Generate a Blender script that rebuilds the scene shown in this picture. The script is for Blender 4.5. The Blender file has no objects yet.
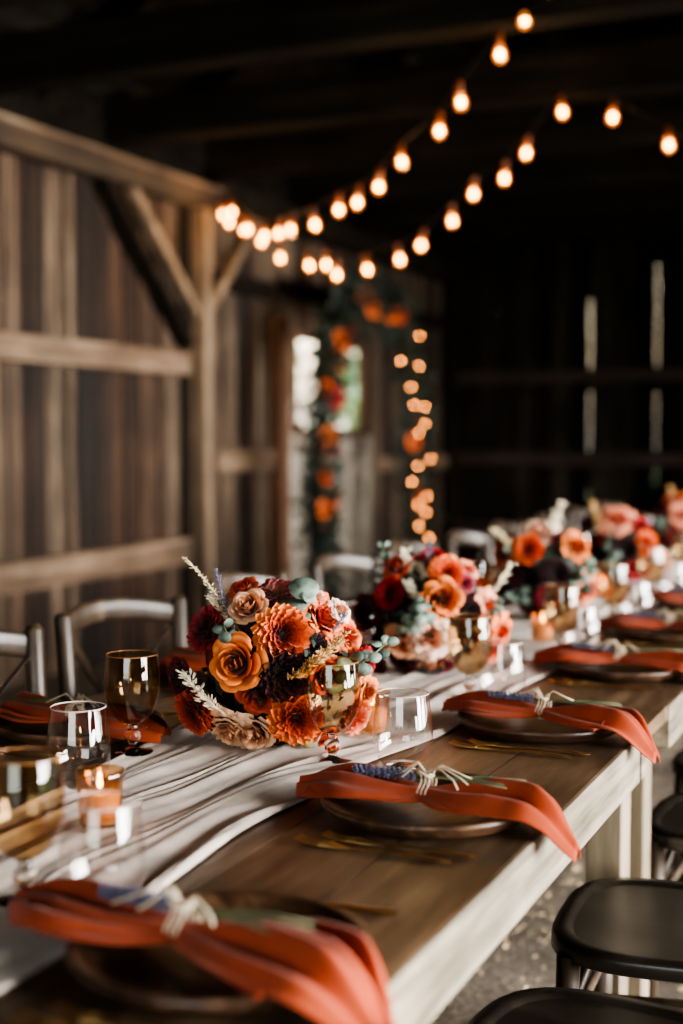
import bpy, math, random
from mathutils import Vector, Matrix, Euler
R = math.radians
PI = math.pi
sc = bpy.context.scene
col = sc.collection
rnd = random.Random(7)

# ---------------------------------------------------------------- helpers
class MB:
    """collects shapes, then links them as ONE mesh object"""
    def __init__(s):
        s.v = []; s.f = []; s.t = []; s.M = Matrix.Identity(4); s.tone = .5
    def add(s, vs, fs, tone=None):
        b = len(s.v); M = s.M
        s.v += [tuple(M @ Vector(p)) for p in vs]
        s.f += [tuple(i + b for i in f) for f in fs]
        s.t += [s.tone if tone is None else tone] * len(vs)
    def box(s, x0, x1, y0, y1, z0, z1, tone=None):
        vs = [(x, y, z) for z in (z0, z1) for y in (y0, y1) for x in (x0, x1)]
        s.add(vs, [(0,2,3,1),(4,5,7,6),(0,1,5,4),(2,6,7,3),(0,4,6,2),(1,3,7,5)], tone)
    def bar(s, p, q, w, h, up=(0,0,1), tone=None, w2=None, h2=None):
        """rectangular bar from p to q"""
        p = Vector(p); q = Vector(q); d = (q - p).normalized(); up = Vector(up)
        a = d.cross(up)
        if a.length < 1e-4: a = d.cross(Vector((1,0,0)))
        a.normalize(); b = a.cross(d).normalized()
        w2 = w2 or w; h2 = h2 or h
        vs = []
        for c, ww, hh in ((p, w, h), (q, w2, h2)):
            for sx, sy in ((-1,-1),(1,-1),(1,1),(-1,1)):
                vs.append(tuple(c + a*sx*ww/2 + b*sy*hh/2))
        s.add(vs, [(0,3,2,1),(4,5,6,7),(0,1,5,4),(1,2,6,5),(2,3,7,6),(3,0,4,7)], tone)
    def tube(s, pts, rad, n=8, tone=None, flat=1.0, up=(0,0,1), cap=True):
        pts = [Vector(p) for p in pts]
        if not isinstance(rad, (list, tuple)): rad = [rad]*len(pts)
        vs = []; fs = []; m = len(pts); prev = None
        for i, p in enumerate(pts):
            d = (pts[min(i+1, m-1)] - pts[max(i-1, 0)]).normalized()
            if prev is None:
                a = d.cross(Vector(up))
                if a.length < 1e-3: a = d.cross(Vector((1,0,0)))
            else: a = prev - d*prev.dot(d)
            a.normalize(); prev = a; b = d.cross(a)
            for k in range(n):
                t = 2*PI*k/n
                vs.append(tuple(p + a*math.cos(t)*rad[i] + b*math.sin(t)*rad[i]*flat))
        for i in range(m-1):
            for k in range(n):
                k2 = (k+1) % n
                fs.append((i*n+k, i*n+k2, (i+1)*n+k2, (i+1)*n+k))
        if cap:
            fs.append(tuple(range(n-1, -1, -1))); fs.append(tuple((m-1)*n+k for k in range(n)))
        s.add(vs, fs, tone)
    def lathe(s, prof, n=32, tone=None, cen=(0,0,0)):
        vs = []; fs = []
        for r, z in prof:
            for k in range(n):
                t = 2*PI*k/n; vs.append((cen[0]+r*math.cos(t), cen[1]+r*math.sin(t), cen[2]+z))
        for i in range(len(prof)-1):
            for k in range(n):
                k2 = (k+1) % n; fs.append((i*n+k, i*n+k2, (i+1)*n+k2, (i+1)*n+k))
        s.add(vs, fs, tone)
    def blob(s, c, r, n=6, m=4, tone=None, axis=None):
        """little ellipsoid; r = (rx,ry,rz); axis = direction of its z"""
        if not isinstance(r, tuple): r = (r, r, r)
        Q = Matrix.Identity(3)
        if axis is not None: Q = Vector(axis).to_track_quat('Z', 'Y').to_matrix()
        vs = []; fs = []
        for i in range(m+1):
            ph = PI*i/m
            for k in range(n):
                t = 2*PI*k/n
                vs.append(tuple(Vector(c) + Q @ Vector((r[0]*math.sin(ph)*math.cos(t), r[1]*math.sin(ph)*math.sin(t), -r[2]*math.cos(ph)))))
        for i in range(m):
            for k in range(n):
                k2 = (k+1) % n; fs.append((i*n+k, i*n+k2, (i+1)*n+k2, (i+1)*n+k))
        s.add(vs, fs, tone)
    def grid(s, fn, nu, nv, tone=None):
        vs = [tuple(fn(i/nu, j/nv)) for i in range(nu+1) for j in range(nv+1)]
        w = nv+1
        s.add(vs, [(i*w+j, (i+1)*w+j, (i+1)*w+j+1, i*w+j+1) for i in range(nu) for j in range(nv)], tone)
    def mesh(s, name, mat, smooth=True):
        me = bpy.data.meshes.new(name); me.from_pydata(s.v, [], s.f)
        at = me.attributes.new('tone', 'FLOAT', 'POINT')
        at.data.foreach_set('value', s.t)
        me.polygons.foreach_set('use_smooth', [smooth]*len(me.polygons))
        me.materials.append(mat); me.validate(); me.update()
        return me
    def build(s, name, mat, parent=None, smooth=True, bevel=0, solid=0, weld=False, sub=0):
        o = bpy.data.objects.new(name, s.mesh(name, mat, smooth)); col.objects.link(o)
        if parent: o.parent = parent; KIDMAP.setdefault(parent.name, []).append(o)
        if weld:
            m = o.modifiers.new('w', 'WELD'); m.merge_threshold = 1e-5
        if solid:
            m = o.modifiers.new('s', 'SOLIDIFY'); m.thickness = solid; m.offset = 0
        if bevel:
            m = o.modifiers.new('b', 'BEVEL'); m.width = bevel; m.segments = 2; m.limit_method = 'ANGLE'; m.harden_normals = False
        if sub:
            m = o.modifiers.new('u', 'SUBSURF'); m.levels = sub; m.render_levels = sub
        if smooth and bevel:
            pass
        return o

def tag(o, label=None, cat=None, group=None, kind=None):
    if label: o['label'] = label
    if cat: o['category'] = cat
    if group: o['group'] = group
    if kind: o['kind'] = kind
    return o
def empty(name, loc=(0,0,0), rz=0, **k):
    o = bpy.data.objects.new(name, None); col.objects.link(o); o.empty_display_size = .05
    o.location = loc; o.rotation_euler = (0,0,rz); tag(o, **k); return o
def copy_tree(o, parent=None):
    c = o.copy(); col.objects.link(c)
    if parent: c.parent = parent; KIDMAP.setdefault(parent.name, []).append(c)
    for ch in list(KIDMAP.get(o.name, [])): copy_tree(ch, c)
    return c
KIDMAP = {}        # name of a thing -> its parts
def put(proto, loc, rz, label, cat, group, used):
    o = proto if not used.get(proto.name) else copy_tree(proto)
    used[proto.name] = True
    o.location = loc; o.rotation_euler = (0,0,rz); tag(o, label, cat, group); return o
used = {}
def struct(o): o['kind'] = 'structure'; return o

# ---------------------------------------------------------------- materials
def lin(c):
    return tuple((x/255/12.92 if x/255 <= .04045 else ((x/255+.055)/1.055)**2.4) for x in c)
def nt(name):
    m = bpy.data.materials.new(name); m.use_nodes = True; n = m.node_tree
    return m, n, n.nodes['Principled BSDF'], n.nodes['Material Output']
def N(n, t, **k):
    x = n.nodes.new(t)
    for a, b in k.items():
        if a.startswith('i_'): x.inputs[a[2:].replace('_', ' ')].default_value = b
        else: setattr(x, a, b)
    return x
def ramp(n, fac, stops):
    r = N(n, 'ShaderNodeValToRGB'); e = r.color_ramp.elements
    while len(e) < len(stops): e.new(.5)
    for el, (p, c) in zip(e, stops): el.position = p; el.color = (*lin(c), 1)
    n.links.new(fac, r.inputs[0]); return r.outputs[0]
def mixc(n, a, b, fac, mode='MIX'):
    x = N(n, 'ShaderNodeMix', data_type='RGBA', blend_type=mode)
    for s, v in ((x.inputs[6], a), (x.inputs[7], b), (x.inputs[0], fac)):
        if hasattr(v, 'links') or isinstance(v, bpy.types.NodeSocket): n.links.new(v, s)
        else: s.default_value = v
    return x.outputs[2]
def noise(n, vec, scale, detail=4, rough=.55):
    x = N(n, 'ShaderNodeTexNoise'); x.inputs['Scale'].default_value = scale
    x.inputs['Detail'].default_value = detail; x.inputs['Roughness'].default_value = rough
    n.links.new(vec, x.inputs['Vector']); return x.outputs[0]
def mapv(n, scale=(1,1,1), obj=True):
    tc = N(n, 'ShaderNodeTexCoord'); mp = N(n, 'ShaderNodeMapping'); mp.inputs['Scale'].default_value = scale
    n.links.new(tc.outputs['Object'], mp.inputs[0]); return mp.outputs[0]
def bump(n, h, bs, st=.3, d=.01):
    b = N(n, 'ShaderNodeBump'); b.inputs['Strength'].default_value = st; b.inputs['Distance'].default_value = d
    n.links.new(h, b.inputs['Height']); n.links.new(b.outputs[0], bs.inputs['Normal'])
def wood(name, cols, stretch=(1,14,14), rough=.6, bst=.4, bd=.004, tone=0, spec=.5, scale=3.0):
    """grain runs along the axis with the smallest stretch"""
    m, n, bs, out = nt(name)
    v = mapv(n, stretch); a = noise(n, v, scale, 6, .65)
    c = ramp(n, a, [(.3, cols[0]), (.5, cols[1]), (.68, cols[2])])
    v2 = mapv(n, (1,1,1)); b = noise(n, v2, 1.7, 3)
    c = mixc(n, c, ramp(n, b, [(.35, (150,150,150)), (.7, (255,255,255))]), .8, 'MULTIPLY')
    if tone:
        at = N(n, 'ShaderNodeAttribute', attribute_name='tone')
        c = mixc(n, c, ramp(n, at.outputs['Fac'], [(0, (66,56,50)), (.3, (150,120,98)), (.6, (196,184,174)), (1, (255,252,248))]), tone, 'MULTIPLY')
    n.links.new(c, bs.inputs['Base Color'])
    bs.inputs['Roughness'].default_value = rough; bs.inputs['Specular IOR Level'].default_value = spec
    bump(n, a, bs, bst, bd)
    return m
def plain(name, c, rough=.5, metal=0, spec=.5, var=.25, vs=30, bst=0, sheen=0, trans=0, sss=0, emis=None, es=0):
    m, n, bs, out = nt(name)
    v = mapv(n); a = noise(n, v, vs, 3)
    lo = tuple(x*(1-var) for x in c); hi = tuple(min(255, x*(1+var)) for x in c)
    n.links.new(ramp(n, a, [(.3, lo), (.7, hi)]), bs.inputs['Base Color'])
    bs.inputs['Roughness'].default_value = rough; bs.inputs['Metallic'].default_value = metal
    bs.inputs['Specular IOR Level'].default_value = spec
    if sheen: bs.inputs['Sheen Weight'].default_value = sheen
    if trans: bs.inputs['Transmission Weight'].default_value = trans
    if emis: bs.inputs['Emission Color'].default_value = (*lin(emis), 1); bs.inputs['Emission Strength'].default_value = es
    if bst: bump(n, a, bs, bst, .002)
    return m
def emit(name, c, s):
    m, n, bs, out = nt(name); e = N(n, 'ShaderNodeEmission'); e.inputs[0].default_value = (*lin(c), 1); e.inputs[1].default_value = s
    n.links.new(e.outputs[0], out.inputs[0]); return m
def thinglass(name, tint, edge, refl=.06, gloss=(1,1,1)):
    """single-wall glass: tinted see-through, darker at grazing angles, mirror reflections by Fresnel"""
    m, n, bs, out = nt(name)
    lw = N(n, 'ShaderNodeLayerWeight'); lw.inputs[0].default_value = .28
    c = ramp(n, lw.outputs['Facing'], [(0, tint), (.55, tint), (1, edge)])
    tr = N(n, 'ShaderNodeBsdfTransparent'); n.links.new(c, tr.inputs[0])
    gl = N(n, 'ShaderNodeBsdfGlossy'); gl.inputs['Roughness'].default_value = .02; gl.inputs[0].default_value = (*gloss, 1)
    lf = N(n, 'ShaderNodeLayerWeight'); lf.inputs[0].default_value = .5
    pw = N(n, 'ShaderNodeMath', operation='POWER'); n.links.new(lf.outputs['Facing'], pw.inputs[0]); pw.inputs[1].default_value = 4.0
    fr = N(n, 'ShaderNodeMath', operation='MULTIPLY_ADD'); n.links.new(pw.outputs[0], fr.inputs[0]); fr.inputs[1].default_value = .8; fr.inputs[2].default_value = refl
    mx = N(n, 'ShaderNodeMixShader'); n.links.new(fr.outputs[0], mx.inputs[0]); n.links.new(tr.outputs[0], mx.inputs[1]); n.links.new(gl.outputs[0], mx.inputs[2])
    n.links.new(mx.outputs[0], out.inputs[0]); return m
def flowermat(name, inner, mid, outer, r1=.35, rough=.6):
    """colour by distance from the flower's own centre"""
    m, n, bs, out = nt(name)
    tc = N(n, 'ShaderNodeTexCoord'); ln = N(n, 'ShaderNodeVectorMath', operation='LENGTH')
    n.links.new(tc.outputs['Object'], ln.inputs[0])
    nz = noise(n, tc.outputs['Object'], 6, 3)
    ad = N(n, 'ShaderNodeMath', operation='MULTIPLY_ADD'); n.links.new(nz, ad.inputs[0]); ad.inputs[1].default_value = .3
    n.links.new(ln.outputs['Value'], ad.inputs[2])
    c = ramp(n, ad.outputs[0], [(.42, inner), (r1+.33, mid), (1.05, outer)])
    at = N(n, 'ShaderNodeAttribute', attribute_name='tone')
    c = mixc(n, c, ramp(n, at.outputs['Fac'], [(0, (84,58,54)), (.65, (214,204,200)), (1, (255,255,255))]), .9, 'MULTIPLY')  # petal bases darkened: crevice shade put into the colour
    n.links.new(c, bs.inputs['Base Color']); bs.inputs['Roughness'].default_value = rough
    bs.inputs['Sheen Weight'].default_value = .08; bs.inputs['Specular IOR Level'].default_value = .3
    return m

M = {}
M['wall'] = wood('weathered_boards', [(46,35,27), (108,89,72), (182,166,146)], (16,16,.55), .9, .7, .008, tone=1, scale=2.6)
M['backwall'] = wood('dark_boards', [(22,21,18), (50,46,40), (80,72,62)], (9,9,.5), .9, .5, .006, tone=1, spec=.15, scale=2.4)
M['rail'] = wood('rail_wood', [(76,58,43), (128,103,81), (168,145,122)], (9,.6,9), .85, .5, .005, scale=2.2)
M['railx'] = wood('dark_rail_wood', [(34,24,20), (52,38,30), (70,54,44)], (.6,9,9), .85, .5, .005, scale=2.2)
M['beamx'] = wood('tie_beam_wood', [(15,16,13), (29,26,20), (48,38,27)], (.5,8,8), .9, .5, .006, scale=2.0, spec=.1)
M['beamy'] = wood('plate_beam_wood', [(36,27,19), (64,48,33), (98,76,54)], (8,.5,8), .8, .5, .006, scale=2.0)
M['post'] = wood('post_wood', [(92,74,56), (146,122,98), (186,162,136)], (9,9,.5), .8, .5, .005, scale=2.0)
M['doorpost'] = wood('door_post_wood', [(82,54,38), (122,84,60), (150,108,80)], (9,9,.5), .8, .5, .005, scale=2.0)
M['door'] = wood('pale_door_boards', [(150,140,126), (196,186,170), (224,216,202)], (9,9,.5), .85, .4, .005, tone=.4, scale=2.0)
M['roof'] = wood('roof_boards', [(24,25,23), (50,48,43), (88,84,76)], (8,.5,8), .9, .4, .006, tone=1, spec=.15, scale=1.6)
M['tabletop'] = wood('table_top_wood', [(72,56,42), (124,99,75), (164,136,108)], (7,.8,7), .37, .25, .002, tone=.35, spec=.5, scale=3.2)
M['apron'] = wood('pale_apron_wood', [(88,76,60), (156,142,120), (200,188,166)], (9,.7,9), .62, .5, .002, scale=3.4)
M['legwood'] = wood('table_leg_wood', [(104,90,72), (150,134,110), (184,168,142)], (9,9,.6), .65, .4, .002, scale=2.4)
M['chair'] = wood('chair_wood', [(42,32,22), (74,58,42), (112,90,66)], (8,8,1.2), .42, .2, .001, spec=.7, scale=3.0)
M['seat'] = wood('seat_wood', [(15,13,10), (27,22,17), (42,35,27)], (1.2,8,8), .34, .2, .001, spec=.6, scale=3.0)
M['charger'] = wood('charger_wood', [(44,29,20), (84,58,40), (130,98,70)], (1.5,10,10), .36, .3, .001, spec=.6, scale=5.0)
M['gold'] = plain('brushed_brass', (214,172,112), .3, 1, var=.08)
M['foliage'] = plain('dark_leaves', (28,40,30), .6, var=.4, vs=20)
M['eucalyptus'] = plain('eucalyptus_leaf', (94,110,98), .6, var=.35, vs=40)
M['stem'] = plain('green_stem', (96,104,76), .6, var=.2)
M['straw'] = plain('dried_grass', (214,196,158), .8, var=.15, vs=60)
M['tanfluff'] = plain('tan_dried_flower', (190,150,98), .8, var=.2, vs=60)
M['statice'] = plain('cream_statice', (226,214,186), .8, var=.12, vs=60)
M['lavender'] = plain('lavender_buds', (84,86,106), .8, var=.35, vs=120)
M['twine'] = plain('cotton_twine', (222,204,176), .85, var=.12, vs=200)
M['wire'] = plain('black_cable', (14,12,10), .6)
M['socket'] = plain('amber_brown_socket', (110,52,22), .35)
M['wax'] = plain('candle_wax', (236,214,176), .5, var=.05, emis=(255,180,100), es=.15)
M['flame'] = emit('candle_flame', (255,190,105), 30)
M['filament'] = emit('bulb_filament', (255,214,148), 62)
M['fairy'] = emit('fairy_bulb', (255,150,72), 75)
M['bulbglass'] = thinglass('amber_bulb_glass', (255,214,150), (224,130,50))
n_ = M['bulbglass'].node_tree; o_ = n_.nodes['Material Output']; s_ = o_.inputs[0].links[0].from_socket
e_ = n_.nodes.new('ShaderNodeEmission'); e_.inputs[0].default_value = (*lin((255,146,60)), 1); e_.inputs[1].default_value = 1.15
a_ = n_.nodes.new('ShaderNodeAddShader'); n_.links.new(s_, a_.inputs[0]); n_.links.new(e_.outputs[0], a_.inputs[1]); n_.links.new(a_.outputs[0], o_.inputs[0])
M['amber'] = thinglass('amber_goblet_glass', (228,206,174), (138,106,76), .08)
M['clear'] = thinglass('clear_tumbler_glass', (250,246,244), (112,110,112), .1)
M['votive'] = thinglass('amber_votive_glass', (250,224,194), (176,126,88), .16)
mg, n_, bs_, o_ = nt('clear_stem_glass'); bs_.inputs['Base Color'].default_value = (.98,.93,.86,1); bs_.inputs['Roughness'].default_value = .03
bs_.inputs['Transmission Weight'].default_value = 1; bs_.inputs['IOR'].default_value = 1.48
M['stemglass'] = mg
# linen with a fine weave
def cloth(name, c, weave=900, tr=.0, st=.25):
    m, n, bs, out = nt(name)
    v = mapv(n); a = noise(n, v, 9, 4); w = noise(n, v, weave, 1)
    cc = ramp(n, a, [(.3, tuple(x*.8 for x in c)), (.7, tuple(min(255, x*1.08) for x in c))])
    n.links.new(cc, bs.inputs['Base Color']); bs.inputs['Roughness'].default_value = .9
    bs.inputs['Sheen Weight'].default_value = .12; bs.inputs['Specular IOR Level'].default_value = .15
    bump(n, w, bs, st, .0015)
    if tr:
        t = N(n, 'ShaderNodeBsdfTranslucent'); n.links.new(cc, t.inputs[0])
        mx = N(n, 'ShaderNodeMixShader'); mx.inputs[0].default_value = tr
        n.links.new(bs.outputs[0], mx.inputs[1]); n.links.new(t.outputs[0], mx.inputs[2]); n.links.new(mx.outputs[0], out.inputs[0])
    return m
M['napkin'] = cloth('terracotta_linen', (178,78,48), tr=.12)
M['runner'] = cloth('cream_gauze', (236,220,206), 500, tr=.15, st=.5)
FC = dict(
 burgundy=((50,8,14),(110,22,34),(158,44,52)), orange=((104,22,32),(206,78,36),(240,132,70)), amber=((112,46,14),(204,98,36),(226,126,58)),
 tan=((160,84,48),(228,152,108),(240,182,142)), mauve=((150,90,70),(134,60,54),(120,42,44)), rust=((90,22,16),(160,50,28),(196,82,48)),
 black=((26,12,12),(34,8,12),(52,10,18)), peach=((170,92,50),(240,182,136),(248,206,170)), wine=((30,5,12),(66,10,24),(90,18,34)),
 bright=((160,40,14),(228,88,34),(244,124,62)), crimson=((90,8,14),(160,22,30),(186,36,44)), salmon=((200,80,50),(236,124,88),(244,160,128)),
 blush=((220,130,86),(238,180,146),(246,212,188)), pink=((130,30,60),(182,70,92),(200,110,120)), green=((110,112,60),(150,146,88),(176,166,104)))
FM = {k: flowermat('petals_'+k, *v) for k, v in FC.items()}

# ---------------------------------------------------------------- camera
cd = bpy.data.cameras.new('camera'); cam = bpy.data.objects.new('camera', cd); col.objects.link(cam); sc.camera = cam
cam.location = (0, 0, 1.29); cam.rotation_euler = (R(90-3.14), 0, R(23.65))
cd.sensor_fit = 'VERTICAL'; cd.sensor_height = 36; cd.sensor_width = 24; cd.lens = 1365/1024*36
cd.dof.use_dof = True; cd.dof.focus_distance = 2.17; cd.dof.aperture_fstop = 1.7; cd.clip_end = 200
BOUQ = [
 ( (-1.05, 2.121, 0.895) , 0.122 , [(-0.095, -0.078, 0.068, 0.043, 'dahlia', 'burgundy'), (-0.017, -0.068, 0.1, 0.0306, 'rose', 'tan'), (0.05, -0.086, 0.07, 0.0501, 'dahlia', 'orange'), (-0.009, -0.12, 0.022, 0.0417, 'rose', 'amber'), (0.005, -0.016, 0.124, 0.038, 'dahlia', 'mauve'), (-0.04, -0.039, 0.123, 0.0242, 'rose', 'rust'), (0.061, -0.105, 0.008, 0.0447, 'dahlia', 'black'), (0.07, -0.077, -0.063, 0.0486, 'dahlia', 'orange'), (-0.003, -0.082, -0.091, 0.0356, 'rose', 'peach'), (-0.063, -0.085, -0.066, 0.0325, 'rose', 'wine'), (-0.097, -0.105, -0.061, 0.0426, 'dahlia', 'rust'), (-0.04, -0.089, -0.121, 0.0374, 'ruffle', 'peach'), (0.014, -0.065, -0.141, 0.0324, 'dahlia', 'wine'), (0.064, -0.04, -0.136, 0.0307, 'dahlia', 'burgundy'), (0.065, -0.036, -0.126, 0.0171, 'bud', 'green'), (0.085, 0.004, 0.088, 0.0413, 'ruffle', 'bright'), (0.12, 0.027, 0.057, 0.0293, 'ruffle', 'bright'), (0.148, 0.031, 0.012, 0.0293, 'dahlia', 'crimson'), (-0.114, -0.105, -0.009, 0.0308, 'rose', 'wine'), (0.133, 0.009, -0.069, 0.0343, 'dahlia', 'orange'), (0.136, 0.006, -0.076, 0.0291, 'dahlia', 'salmon'), (0.094, -0.022, -0.122, 0.0205, 'rose', 'bright'), (0.15, 0.021, -0.034, 0.024, 'ruffle', 'amber'), (0.069, 0.013, 0.119, 0.019, 'ruffle', 'blush'), (0.107, 0.027, 0.1, 0.019, 'ruffle', 'blush'), (0.109, -0.054, 0.002, 0.0285, 'rose', 'rust')] ),
 ( (-1.05, 2.898, 0.9) , 0.125 , [(0.013, -0.025, 0.122, 0.0291, 'dahlia', 'crimson'), (0.058, -0.06, 0.093, 0.0419, 'dahlia', 'bright'), (0.062, -0.101, 0.04, 0.0392, 'rose', 'amber'), (-0.022, -0.114, -0.046, 0.0352, 'rose', 'tan'), (0.04, -0.112, -0.039, 0.0414, 'ruffle', 'blush'), (-0.055, -0.101, 0.048, 0.0376, 'dahlia', 'crimson'), (-0.034, -0.068, -0.116, 0.0335, 'dahlia', 'wine'), (0.039, -0.043, -0.111, 0.0357, 'dahlia', 'burgundy'), (0.024, -0.053, -0.148, 0.0379, 'ruffle', 'tan'), (0.133, 0.011, 0.02, 0.0313, 'ruffle', 'salmon'), (0.155, 0.01, -0.035, 0.0312, 'ruffle', 'bright'), (0.141, -0.002, -0.075, 0.0289, 'dahlia', 'salmon'), (0.094, -0.04, 0.073, 0.0265, 'dahlia', 'pink'), (0.088, 0.006, 0.097, 0.0224, 'ruffle', 'salmon'), (-0.11, -0.079, 0.002, 0.0359, 'rose', 'wine'), (-0.079, -0.076, -0.064, 0.0314, 'dahlia', 'black'), (0.107, -0.064, 0.012, 0.0351, 'dahlia', 'black'), (-0.047, -0.068, 0.094, 0.029, 'rose', 'rust'), (-0.086, -0.087, -0.102, 0.0291, 'rose', 'wine')] ),
 ( (-1.05, 3.881, 0.9) , 0.118 , [(-0.015, -0.026, 0.118, 0.0465, 'ruffle', 'blush'), (-0.026, -0.092, 0.07, 0.0487, 'dahlia', 'bright'), (0.09, -0.028, 0.072, 0.0403, 'rose', 'amber'), (0.118, -0.007, -0.042, 0.0462, 'ruffle', 'salmon'), (0.057, -0.103, 0.008, 0.0454, 'dahlia', 'black'), (0.036, -0.099, -0.054, 0.0399, 'dahlia', 'burgundy'), (-0.096, -0.055, 0.056, 0.0379, 'rose', 'rust'), (-0.075, -0.083, -0.037, 0.0405, 'rose', 'wine'), (-0.02, -0.087, -0.078, 0.0345, 'dahlia', 'wine'), (0.055, -0.044, 0.095, 0.0288, 'dahlia', 'wine')] ),
 ( (-1.05, 4.937, 0.9) , 0.115 , [(-0.006, -0.062, 0.097, 0.0502, 'ruffle', 'salmon'), (0.095, -0.062, 0.017, 0.0463, 'dahlia', 'bright'), (0.065, -0.065, -0.07, 0.0464, 'dahlia', 'crimson'), (-0.086, -0.044, 0.083, 0.0399, 'rose', 'wine'), (0.031, -0.111, -0.003, 0.0497, 'dahlia', 'black'), (0.073, -0.045, 0.076, 0.0358, 'dahlia', 'crimson'), (-0.017, -0.082, -0.079, 0.0394, 'rose', 'wine'), (0.035, -0.058, -0.093, 0.0359, 'dahlia', 'burgundy')] ),
 ( (-1.05, 6.093, 0.9) , 0.115 , [(-0.011, -0.042, 0.106, 0.0481, 'dahlia', 'rust'), (0.033, -0.096, 0.053, 0.0476, 'rose', 'salmon'), (-0.025, -0.105, 0.039, 0.0434, 'dahlia', 'wine'), (0.024, -0.02, 0.115, 0.0394, 'ruffle', 'amber'), (0.012, -0.113, -0.02, 0.0433, 'dahlia', 'burgundy')] ),
]
A_PTS = [(-1.54, 5.367, 2.948), (-1.701, 5.503, 2.863), (-1.944, 5.708, 2.741), (-2.068, 5.813, 2.645), (-2.351, 6.053, 2.575), (-2.505, 6.183, 2.496), (-2.676, 6.328, 2.454), (-2.85, 6.475, 2.453), (-3.101, 6.688, 2.422), (-3.291, 6.848, 2.429), (-3.406, 6.946, 2.427), (-3.615, 7.123, 2.446), (-3.778, 7.26, 2.515), (-4.011, 7.457, 2.659)]
B_PTS = [(-1.728, 6.595, 2.864), (-1.909, 6.671, 2.701), (-2.038, 6.726, 2.597), (-2.228, 6.806, 2.544), (-2.374, 6.868, 2.424), (-2.559, 6.946, 2.314), (-2.744, 7.024, 2.258), (-2.975, 7.121, 2.226), (-3.178, 7.207, 2.217), (-3.279, 7.25, 2.283), (-3.422, 7.31, 2.292), (-3.636, 7.401, 2.36), (-3.815, 7.476, 2.469), (-3.956, 7.536, 2.558), (-4.082, 7.589, 2.622), (-4.164, 7.624, 2.682)]
FAIRY = [(0.16, 0.534, 2.041), (0.186, 0.078, 1.832), (0.134, 0.585, 1.822), (0.161, 0.347, 1.657), (0.186, 0.344, 1.525), (0.134, 0.719, 1.518), (0.161, 0.646, 1.389), (0.185, 0.451, 1.32), (0.133, 0.857, 1.122), (0.162, 0.496, 1.075), (0.185, 0.309, 0.962), (0.133, 0.771, 0.84), (0.162, 0.498, 0.784), (0.185, 0.609, 0.727), (0.133, 0.599, 0.62), (0.163, 0.739, 0.521)]
# ---------------------------------------------------------------- setting
WX, EY, RX = -4.37, 12.45, 4.4      # left wall plane, end wall plane, right wall plane
FY = -4.0
m, n, bs, out = nt('dirt_floor')
v = mapv(n); a = noise(n, v, 2.2, 6, .7); b = noise(n, v, 55, 4, .8)
c = ramp(n, a, [(.3, (74,64,54)), (.55, (120,108,92)), (.75, (152,138,120))])
c = mixc(n, c, ramp(n, b, [(.4, (110,105,100)), (.62, (255,255,255))]), .7, 'MULTIPLY')
n.links.new(c, bs.inputs['Base Color']); bs.inputs['Roughness'].default_value = .95; bump(n, b, bs, .8, .02)
M['dirt'] = m
mb = MB(); mb.box(WX-.1, RX+.1, FY, EY+.1, -.05, 0); struct(mb.build('floor', M['dirt'], smooth=False))
mb = MB(); mb.box(-60, 60, -40, 80, -.12, -.055); struct(mb.build('trim_ground_outside', plain('grass_ground', (110,140,84), .95, var=.25, vs=2), smooth=False))

def boards_wall(y0, y1, w0, w1, zt, slits, seed):
    """vertical boards along an axis s; returns list of (s0,s1,z0,z1,off,tone) and battens"""
    r = random.Random(seed); s = y0; bs_ = []; bt = []
    while s < y1:
        w = r.uniform(w0, w1); e = min(s+w, y1)
        bs_.append((s, e-r.uniform(.006,.016), r.uniform(-.012, .016), r.random()))
        bt.append(e-.004); s = e
    return bs_, bt
# left wall : near bay (rails in front), window hole y 9.1-10.35, z 1.34-2.03
def leftwall():
    bsx, bt = boards_wall(FY, EY+.08, .07, .19, 0, [], 3)
    mb = MB()
    win = (9.08, 10.36, 1.34, 2.03)
    for a, b, off, t in bsx:
        segs = [(0, 3.2)]
        if b > win[0] and a < win[1]: segs = [(0, win[2]), (win[3], 3.2)]
        if a < 6.2 < b: hole = b; b -= .014
        for z0, z1 in segs: mb.box(WX-.025+off, WX+off, a, b, z0, z1, t)
    for g in bt:
        if win[0]-.06 < g < win[1]+.06: segs = [(0, win[2]), (win[3], 3.2)]
        elif hole-.02 < g < hole+.03: segs = [(0, 2.03), (2.2, 3.2)]
        else: segs = [(0, 3.2)]
        for z0, z1 in segs: mb.box(WX-.06, WX-.03, g-.05, g+.05, z0, z1, .2)
    return struct(mb.build('wall_left', M['wall'], smooth=False))
leftwall()
def roof_z(x): return 3.15 + (4.45-abs(x-.015))*.62
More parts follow.
